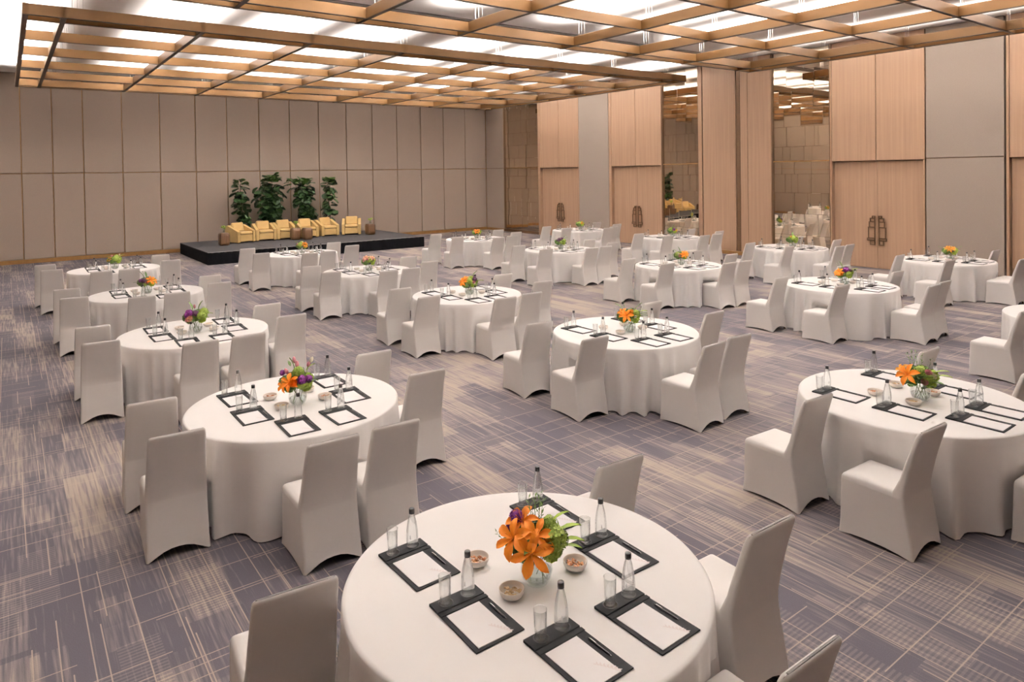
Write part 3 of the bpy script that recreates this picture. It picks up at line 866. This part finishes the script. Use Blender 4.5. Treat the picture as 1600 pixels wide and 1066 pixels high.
SET_POS = {'L0': (-.40, .42), 'L1': (-.40, -.115), 'F1': (-.192, -.60), 'F2': (.21, -.602), 'R0': (.48, .41), 'R1': (.478, -.14)}
def place_setting(key, s, cx, cy, rnd, pens):
    x, y = SET_POS[s]
    x += cx + rnd.uniform(-.012, .012); y += cy + rnd.uniform(-.012, .012)
    if not in_frame((x, y, TZ), 12): return
    where = '%s place, %s' % (sname(key, s), tname(key))
    a = radians(rnd.uniform(-2, 2))
    z = TZ + .0005
    f = empty('desk_folder', (x, y, z), a)
    tag(f, 'black leather note folder, ' + where, 'folder', 'note folders on the tables')
    inst('board', board, f); inst('header', header, f); inst('band', band, f)
    for cxx in (-.062, .062): inst('coaster_ring', coaster, f, (cxx, .162, 0))
    def at(lx, ly): return (x + lx * cos(a) - ly * sin(a), y + lx * sin(a) + ly * cos(a))
    p = empty('notepad', (*at(0, 0), z), a)
    tag(p, 'white notepad with faint pink print, ' + where, 'notepad', 'notepads on the folders')
    inst('sheet_block', notepad_mesh, p); inst('leaf_print', print_mesh, p)
    if pens:
        q = empty('pen', (*at(.101, -.03), z + .0113), a)
        tag(q, 'black pen with silver clip, ' + where, 'pen', 'pens on the folders')
        inst('barrel', penb, q); inst('clip', penc, q); inst('tip', pent, q)
    b = empty('water_bottle', (*at(.060 + rnd.uniform(-.006, .006), .162 + rnd.uniform(-.005, .005)), z + .0128), radians(rnd.uniform(30, 60)))
    tag(b, 'clear water bottle with black cap, ' + where, 'bottle', 'water bottles on the tables')
    inst('body', bot, b); inst('cap', capm, b); inst('etched_emblem', emblem, b)
    g = inst('drinking_glass', tum, None, (*at(-.062 + rnd.uniform(-.006, .006), .162 + rnd.uniform(-.005, .005)), z + .0128))
    tag(g, 'empty tall drinking glass, ' + where, 'glass', 'drinking glasses on the tables')

# ------------------------------------------------------------------ flowers
def lily_mesh(mat):
    b = MB()
    for k in range(6):
        a = k * pi / 3
        wide = 1.0 if k % 2 else .78
        rows = []
        for t, w in ((0, .004), (.2, .012), (.45, .020), (.7, .018), (.88, .010), (1, .001)):
            r = .082 * t ** .9
            z = .05 * t - .055 * t ** 3.2
            w *= wide
            rows.append([(r, -w, z + .006 * (1 - t)), (r, -w * .5, z - .001), (r, 0, z - .004), (r, w * .5, z - .001), (r, w, z + .006 * (1 - t))])
        vs = [(x * cos(a) - y * sin(a), x * sin(a) + y * cos(a), z) for row in rows for x, y, z in row]
        b.add(vs, [(i * 5 + j, i * 5 + j + 1, i * 5 + j + 6, i * 5 + j + 5) for i in range(5) for j in range(4)], True)
    for k in range(5):
        a = k * 1.256 + .4
        b.tube([(0, 0, 0), (.010 * cos(a), .010 * sin(a), .03), (.018 * cos(a), .018 * sin(a), .048)], [.0012, .001, .0022], 4)
    return b.mesh('lily', mat)
def cluster_mesh(name, mat, rad, n, petal, seed):
    rnd = random.Random(seed)
    b = MB()
    for i in range(n):
        zc = 1 - 1.75 * (i + .5) / n
        th = i * 2.39996
        rr = sqrt(max(0, 1 - zc * zc))
        d = Vector((rr * cos(th), rr * sin(th), zc))
        a = d.cross(Vector((.3, .2, 1))).normalized(); c = d.cross(a)
        o = d * rad * rnd.uniform(.72, 1.08)
        t0 = rnd.random() * 3
        for k in range(4):
            e = a * cos(t0 + k * pi / 2) + c * sin(t0 + k * pi / 2)
            f = a * -sin(t0 + k * pi / 2) + c * cos(t0 + k * pi / 2)
            P = [o, o + e * petal * .6 + f * petal * .42 + d * .004, o + e * petal + d * .002, o + e * petal * .6 - f * petal * .42 + d * .004]
            b.add([tuple(p) for p in P], [(0, 1, 2, 3)], True)
    nf = len(b.f)
    b.lathe([(rad * .3, -rad * .7), (rad * .68, -rad * .3), (rad * .7, rad * .2), (rad * .42, rad * .6), (.002, rad * .72)], 10)
    m = b.mesh(name, mat)
    m.materials.append(M['leaf'] if name in ('hydrangea', 'foliage') else M['plum'])
    for p in m.polygons[nf:]: p.material_index = 1
    return m
def rose_mesh(name, mat):
    b = MB()
    for ring, (r, h, n) in enumerate(((.009, .030, 3), (.018, .028, 4), (.026, .022, 5), (.031, .012, 6))):
        for k in range(n):
            a0 = 2 * pi * k / n + ring * .7
            vs = []
            for j in range(5):
                a = a0 + (j - 2) * (1.25 * pi / n) / 2
                vs += [(r * .45 * cos(a), r * .45 * sin(a), -.012), (r * cos(a), r * sin(a), h * .55), (r * 1.12 * cos(a), r * 1.12 * sin(a), h + .006 * cos((j - 2) * .8))]
            b.add(vs, [(3 * j + i, 3 * j + 3 + i, 3 * j + 4 + i, 3 * j + 1 + i) for j in range(4) for i in range(2)], True)
    return b.mesh(name, mat)
def bud_mesh(name, mat): return MB().lathe([(.003, -.012), (.010, -.004), (.012, .008), (.008, .022), (.001, .029)], 8).mesh(name, mat)
def blade_mesh(name, mat, L=.11, w=.017, bend=.35):
    rows = []
    for t, ww in ((0, .15), (.2, .7), (.45, 1), (.7, .8), (.9, .35), (1, .03)):
        x, z = L * t, L * (.25 * t - bend * t * t)
        rows.append([(x, -w * ww, z + .004), (x, 0, z - .002), (x, w * ww, z + .004)])
    return MB().add([p for r in rows for p in r], [(k * 3 + i, k * 3 + i + 1, k * 3 + i + 4, k * 3 + i + 3) for k in range(5) for i in range(2)], True).mesh(name, mat)
def sprig_mesh():
    b = MB()
    b.tube([(0, 0, 0), (.004, .002, .05), (0, .006, .11)], [.0014, .0012, .0006], 4)
    for k in range(9):
        z = .025 + k * .0095; a = k * 2.4
        d = Vector((cos(a), sin(a), .9)).normalized(); s = Vector((-sin(a), cos(a), 0))
        o = Vector((.002, .003, z)); L = .026
        b.add([tuple(o), tuple(o + d * L * .5 + s * .0035), tuple(o + d * L), tuple(o + d * L * .5 - s * .0035)], [(0, 1, 2, 3)], True)
    return b.mesh('sprig', M['leaf'])
FM = {'O': ('lily', lily_mesh(M['orange'])), 'P': ('lily', lily_mesh(M['peach'])), 'A': ('lily', lily_mesh(M['amber'])),
      'h': ('hydrangea', cluster_mesh('hydrangea', M['hydrangea'], .046, 70, .016, 1)),
      'u': ('purple_bloom', cluster_mesh('purple_bloom', M['purple'], .033, 44, .016, 2)),
      'd': ('plum_bloom', cluster_mesh('plum_bloom', M['plum'], .034, 44, .016, 3)),
      'r': ('rose', rose_mesh('rose', M['orange'])), 'k': ('rose', rose_mesh('rose', M['pink'])), 'c': ('rose', rose_mesh('rose', M['cream'])),
      'e': ('rose', rose_mesh('rose', M['peach'])),
      'b': ('bud', bud_mesh('bud', M['pink'])), 'w': ('bud', bud_mesh('bud', M['cream'])),
      'g': ('leaf', blade_mesh('leaf', M['leaf'])), 'y': ('leaf', blade_mesh('leaf', M['lime_leaf'], .10, .017, .5)),
      'G': ('leaf', blade_mesh('leaf', M['leaf'], .10, .040, .2)), 's': ('sprig', sprig_mesh()),
      'f': ('foliage', cluster_mesh('foliage', M['leaf'], .040, 26, .036, 5)), 'F': ('foliage', cluster_mesh('foliage', M['lime_leaf'], .036, 24, .034, 6))}
VASE = MB().lathe([(.042, 0), (.055, .004), (.074, .035), (.0815, .07), (.077, .105), (.064, .135), (.0545, .152), (.0535, .152), (.061, .135), (.0735, .105), (.078, .07), (.0705, .036), (.05, .010), (.01, .009)], 26).mesh('vase', M['vase'])
WATER = MB().lathe([(.045, .0105), (.0685, .037), (.0755, .062), (.0755, .066)], 22).mesh('water', M['water'])
# (kind, right, up above the vase foot, towards the camera, size)
REC = {
 'A1': ('orange lilies, lime hydrangea and purple bloom', [('O',-.02,.195,.085,1.25),('O',-.10,.235,.04,1.1),('O',.0,.255,.05,1.0),('O',-.06,.285,-.02,1.0),('r',.045,.215,.07,.9),('h',.085,.235,.03,1.1),('h',.075,.19,.04,.8),('h',.06,.275,-.01,.8),('u',-.085,.295,-.04,.9),('u',-.11,.25,-.03,.7),('s',-.02,.27,-.02,1.1),('s',.0,.28,-.03,1.15),('s',.025,.27,-.02,1.1),('s',.01,.26,-.05,1.2),('y',.10,.25,.0,1),('y',.11,.215,.02,1),('y',.07,.29,0,.9),('y',.12,.19,.02,.8),('s',-.13,.2,.02,.7)]),
 'A2': ('orange lily, purple blooms and pink buds', [('O',-.06,.22,.06,1.15),('O',-.10,.195,.04,.9),('r',-.03,.21,.08,1),('u',.035,.235,.07,1),('u',.085,.23,.04,.85),('h',.01,.285,0,.9),('h',.04,.19,.06,.8),('b',-.02,.37,-.03,1.3),('b',.0,.335,-.02,1.3),('b',-.075,.29,.0,1.3),('u',-.11,.285,-.02,.6),('w',.105,.36,-.02,1.3),('b',.085,.33,-.02,1.2),('G',-.05,.33,-.03,.5),('y',.07,.29,-.01,.8),('g',.07,.2,.05,1),('g',-.02,.3,0,1)]),
 'A3': ('purple blooms left and lime hydrangea right', [('u',-.07,.26,.03,1.15),('u',-.09,.235,.03,.9),('d',.0,.25,.03,1),('e',-.055,.19,.07,1.1),('k',-.08,.18,.05,.9),('h',.06,.225,.05,1),('h',.09,.255,.01,1),('y',.09,.22,.03,1),('y',.06,.19,.05,1),('G',.03,.17,.07,.8),('b',-.01,.32,-.02,1.2),('g',.03,.29,-.01,1),('g',-.03,.29,-.02,1)]),
 'A4': ('orange lily beside dark purple bloom', [('O',.05,.235,.05,1.15),('O',.085,.215,.03,1),('d',-.05,.225,.04,1.1),('u',-.09,.23,.02,.8),('k',.0,.2,.07,.9),('g',-.04,.28,0,1.1),('g',-.01,.27,-.02,1),('g',.08,.19,.05,1),('g',-.09,.19,.03,1),('h',-.04,.17,.05,.7),('s',-.04,.27,0,1)]),
 'A5': ('lime hydrangea and one orange bloom', [('h',.01,.23,.04,1.15),('h',.06,.215,.03,1),('h',.03,.265,0,.9),('O',-.09,.22,.02,.9),('y',-.05,.24,.03,1),('y',.08,.26,0,1),('w',.08,.3,-.01,1),('g',-.04,.18,.05,1),('k',-.05,.28,-.02,.7)]),
 'B1': ('large orange lily and pink roses', [('O',-.085,.225,.06,1.35),('A',-.12,.245,.02,.9),('h',.0,.255,.01,.9),('h',.05,.21,.05,.9),('k',.05,.25,.05,.8),('k',.025,.185,.085,.8),('c',.08,.225,.04,.8),('G',-.03,.15,.085,1),('G',.045,.155,.08,.8),('s',-.06,.26,-.02,1.1),('s',-.02,.27,-.03,1.15),('s',.01,.27,-.02,1.1),('s',-.04,.26,-.04,1.2),('s',.05,.26,-.01,.9),('y',.10,.22,.02,1.1),('y',.09,.245,.01,1),('g',.02,.21,.06,1),('g',.03,.2,.05,1),('g',.07,.18,.06,1),('G',.01,.2,.06,.8)]),
 'B2': ('orange lilies and dark green leaves', [('O',-.03,.215,.07,1.2),('O',-.075,.24,.03,1),('r',.02,.25,.04,.9),('w',.06,.2,.06,1.2),('h',.07,.235,.02,.9),('g',.08,.21,.03,1.2),('g',.05,.26,0,1.2),('g',-.07,.27,-.01,1),('G',.08,.25,0,.7),('y',.1,.24,.0,1),('G',.03,.17,.07,.7),('s',-.05,.27,-.02,.9),('g',.1,.2,.03,1)]),
 'B3': ('orange lilies, lime hydrangea and plum bloom', [('O',-.09,.225,.05,1.15),('O',-.06,.255,.02,1),('r',-.1,.19,.05,.9),('h',.0,.23,.05,1.05),('h',.03,.27,0,.8),('d',.075,.25,.02,1.1),('d',.05,.285,-.02,.8),('k',.06,.21,.06,.8),('y',.11,.22,.02,1),('G',.0,.175,.07,.8),('g',.05,.29,-.02,1),('w',.07,.19,.06,1)]),
 'B4': ('peach lilies above lime leaves', [('P',-.05,.265,.02,1.1),('P',.06,.26,.01,1),('k',-.08,.235,.02,.9),('k',-.02,.24,.05,.9),('h',.02,.21,.05,1),('G',.0,.165,.075,1),('G',.04,.18,.06,.8),('b',-.09,.2,.04,1.2),('d',.08,.23,.02,.7),('y',.05,.21,.05,1)]),
 'B5': ('lime hydrangea left and orange lily right', [('h',-.05,.225,.04,1.1),('h',-.02,.26,.0,.9),('O',.055,.225,.05,1.15),('O',.07,.2,.04,.9),('k',-.1,.23,.01,.9),('c',.0,.275,-.02,.9),('g',-.06,.18,.05,1),('y',-.07,.25,.0,1),('e',.08,.26,0,.8)]),
 'C2': ('purple bloom over orange lily', [('u',.02,.265,.03,1.25),('O',-.07,.225,.05,1.1),('O',-.10,.205,.03,.9),('r',-.04,.19,.07,.9),('h',.06,.2,.05,.9),('d',.08,.245,.01,.8),('g',.08,.22,.03,1),('y',.09,.25,.0,1),('s',-.07,.26,-.01,1),('G',.04,.17,.06,.6),('g',-.03,.29,-.02,1)]),
 'C3': ('lime hydrangea left, orange lily right', [('O',.05,.225,.06,1.2),('O',.085,.24,.02,1.1),('r',.02,.2,.07,.9),('h',-.07,.225,.03,.95),('c',-.05,.23,.05,.9),('c',-.08,.2,.04,.7),('g',-.02,.27,-.01,1),('y',-.06,.26,.0,1),('k',-.03,.19,.06,.8)]),
 'C4': ('dark plum blooms over lime leaves', [('d',-.02,.255,.03,1.25),('d',-.065,.235,.02,1),('d',.03,.275,-.01,.9),('h',.07,.215,.03,.9),('h',.0,.19,.06,.8),('u',-.03,.21,.06,.6),('y',.07,.25,.0,1),('G',.04,.16,.06,.6),('g',.06,.28,-.02,1)]),
 'C5': ('bright orange lilies ringed with green', [('O',.0,.225,.06,1.2),('O',.045,.24,.02,1),('O',-.05,.245,.01,.9),('h',-.08,.21,.03,.8),('g',-.08,.22,.0,1),('g',.08,.22,.02,1),('y',.08,.2,.03,1),('k',-.05,.2,.05,.7)]),
 'D2': ('amber lilies ringed with olive leaves', [('A',.0,.235,.06,1.15),('A',-.04,.255,.02,1.05),('A',.05,.25,.02,.9),('h',.085,.21,.03,.8),('h',-.08,.21,.03,.7),('g',-.09,.23,.01,1.1),('g',.08,.24,.0,1.1),('g',-.05,.19,.05,1),('y',.07,.2,.04,1),('d',.04,.2,.05,.6)]),
 'D3': ('mostly lime hydrangea with dark leaves', [('h',.03,.23,.04,1.15),('h',.065,.205,.03,1),('h',.02,.27,-.01,.9),('A',-.02,.27,.0,.7),('G',-.07,.21,.03,.9),('g',-.09,.22,.01,1.1),('d',-.06,.19,.05,.7),('y',.07,.26,.0,1),('g',.0,.28,-.02,1)]),
 'D4': ('lime hydrangea left, purple and orange right', [('h',-.055,.225,.04,1.05),('h',-.04,.26,.0,.8),('u',.05,.235,.05,1),('O',.085,.215,.02,.85),('k',.03,.2,.06,.8),('y',-.05,.26,.01,1),('g',.02,.27,-.01,1)]),
 'D5': ('lime hydrangea and a little orange', [('h',-.02,.23,.04,1.1),('h',-.06,.215,.02,.9),('O',.06,.235,.02,.9),('A',.08,.22,.02,.8),('y',.03,.25,.01,1.1),('y',-.07,.24,.0,1),('r',.03,.21,.05,.8)]),
}
RV = Vector((_r0.x, _r0.y, 0)).normalized()
CV = Vector((-_fw.x, -_fw.y, 0)).normalized()
def bouquet(key, x, y, rnd):
    desc, items = REC[key]
    root = empty('flower_vase', (x, y, TZ + .0005))
    tag(root, 'glass vase with %s, %s' % (desc, tname(key)), 'flowers', 'table bouquets')
    inst('vase', VASE, root); inst('water', WATER, root)
    to = (CAM - Vector((x, y, TZ))); to.z = 0; to.normalize()
    right = Vector((-to.y, to.x, 0))
    K = 1.13
    items = [(k, u * K, .13 + (z - .13) * 1.06, c * K, q * K * (.84 if k in 'OPA' and key != 'A1' else 1)) for k, u, z, c, q in items]
    for j, (u, z, c) in enumerate(((0, .20, .0), (-.055, .18, .03), (.06, .18, .03), (.02, .24, -.03), (-.04, .23, -.03), (.075, .225, -.01), (-.085, .205, -.01))):
        items.append(('f' if j not in (2, 5) else 'F', u * 1.2, z, c, 1.15))
    for j in range(9):              # collar of greenery round the neck
        a = j * 2.4 + rnd.random()
        items.append((rnd.choice('ggGs'), .06 * cos(a), .165 + .05 * rnd.random(), .06 * sin(a), .75 + .3 * rnd.random()))
    for kind, du, dz, dc, sc in items:
        p = right * du + to * dc + Vector((0, 0, dz))
        nm, me = FM[kind]
        d = (p - Vector((0, 0, .13))).normalized()
        if kind in 'OPA': d = (d * .75 + to * .6 + Vector((0, 0, .18))).normalized()
        if kind in 'gyG':
            h = Vector((d.x, d.y, d.z * .5)).normalized()
            q = h.to_track_quat('X', 'Z')
        elif kind == 's':
            q = (d + Vector((0, 0, .8))).normalized().to_track_quat('Z', 'Y')
        else: q = d.to_track_quat('Z', 'Y')
        o = inst(nm, me, root, p, (0, 0, 0), (sc, sc, sc))
        o.rotation_mode = 'QUATERNION'
        o.rotation_quaternion = q @ Euler((0, 0, rnd.uniform(0, 6.28) if kind not in 'gyG' else 0)).to_quaternion()
    for k in range(7):
        kind, du, dz, dc, sc = items[(k * 2) % len(items)]
        p = right * du + to * dc + Vector((0, 0, dz - .01))
        a = k * 2.4
        foot = Vector((.045 * cos(a), .045 * sin(a), .016))
        neck = p * .45; neck.z = .150
        if hypot(neck.x, neck.y) > .045: s = .045 / hypot(neck.x, neck.y); neck.x *= s; neck.y *= s
        MB().tube([foot, neck, p], .0026, 5).build('stem', M['stem'], root)
# ------------------------------------------------------------------ put the tables out
BOWLS = [(-.146, .235), (-.165, -.10), (.235, -.10), (.215, .22)]
BOWLW = {0: 'left', 1: 'lower', 2: 'right', 3: 'upper'}
for key, (cx, cy) in TABLES.items():
    rnd = random.Random(hash_(key) + 5)
    t = empty('banquet_table', (cx, cy, 0))
    tag(t, 'round table under a floor-length white cloth, ' + tname(key).replace(' table', ''), 'table', 'round banquet tables')
    inst('tablecloth', cloth_mesh(key, CHAIRS[key]), t)
    inst('tabletop', TOP_BOARD, t, (0, 0, TZ - .034))
    for a in (.8, 2.37, 3.94, 5.5): inst('leg', TLEG, t, (.5 * cos(a), .5 * sin(a), 0))
    for s, (rx, ry, yw) in CHAIRS[key].items():
        make_chair(cx + rx, cy + ry, yw, 'white covered chair at the %s seat, %s' % (sname(key, s), tname(key)))
    for s in SET_POS: place_setting(key, s, cx, cy, rnd, key[1] in '123')
    for i, (bx, by) in enumerate(BOWLS):
        x, y = cx + bx + rnd.uniform(-.015, .015), cy + by + rnd.uniform(-.015, .015)
        if not in_frame((x, y, TZ), 8): continue
        b = inst('nut_bowl', bowlm, None, (x, y, TZ + .0005), (0, 0, rnd.random() * 6))
        kind = 'cashew' if i in (1, 3) else 'almond'
        tag(b, 'small cream bowl, %s of four, %s' % (BOWLW[i], tname(key)), 'bowl', 'nut bowls on the tables')
        q = inst(kind + 's', NUTS[(kind, 1 + i // 2)], None, (x, y, TZ + .0008), (0, 0, rnd.random() * 6))
        tag(q, '%s in the %s bowl, %s' % ('brown almonds' if kind == 'almond' else 'pale cashews', BOWLW[i], tname(key)), 'nuts', kind='stuff')
    if key in REC: bouquet(key, cx, cy - .08, rnd)

# small green posies on the drum tables
PV = MB().lathe([(.028, 0), (.036, .01), (.038, .05), (.026, .085), (.028, .10), (.025, .10), (.023, .085), (.034, .05), (.03, .012)], 14).mesh('vase', M['vase'])
for i, ((x, y), d) in enumerate(drum_spots):
    if i == 2: continue
    rnd = random.Random(i + 90)
    t = empty('posy_vase', (x, y, SZ + .436))
    tag(t, 'small vase of lime green flowers on the %s drum table' % ('leftmost', 'left middle', '', 'rightmost')[i], 'flowers', 'posies on the drum tables')
    inst('vase', PV, t)
    for k in range(6):
        a = k * 2.4; r = .02 + .05 * rnd.random(); z = .16 + .07 * rnd.random()
        kind = 'h' if k < 3 or i == 1 else 'y'
        o = inst(FM[kind][0], FM[kind][1], t, (r * cos(a), r * sin(a), z), (0, -.5 * rnd.random(), a), (.85, .85, .85))
        MB().tube([(0, 0, .012), (r * cos(a) * .3, r * sin(a) * .3, .1), (r * cos(a), r * sin(a), z - .01)], .0025, 5).build('stem', M['stem'], t)
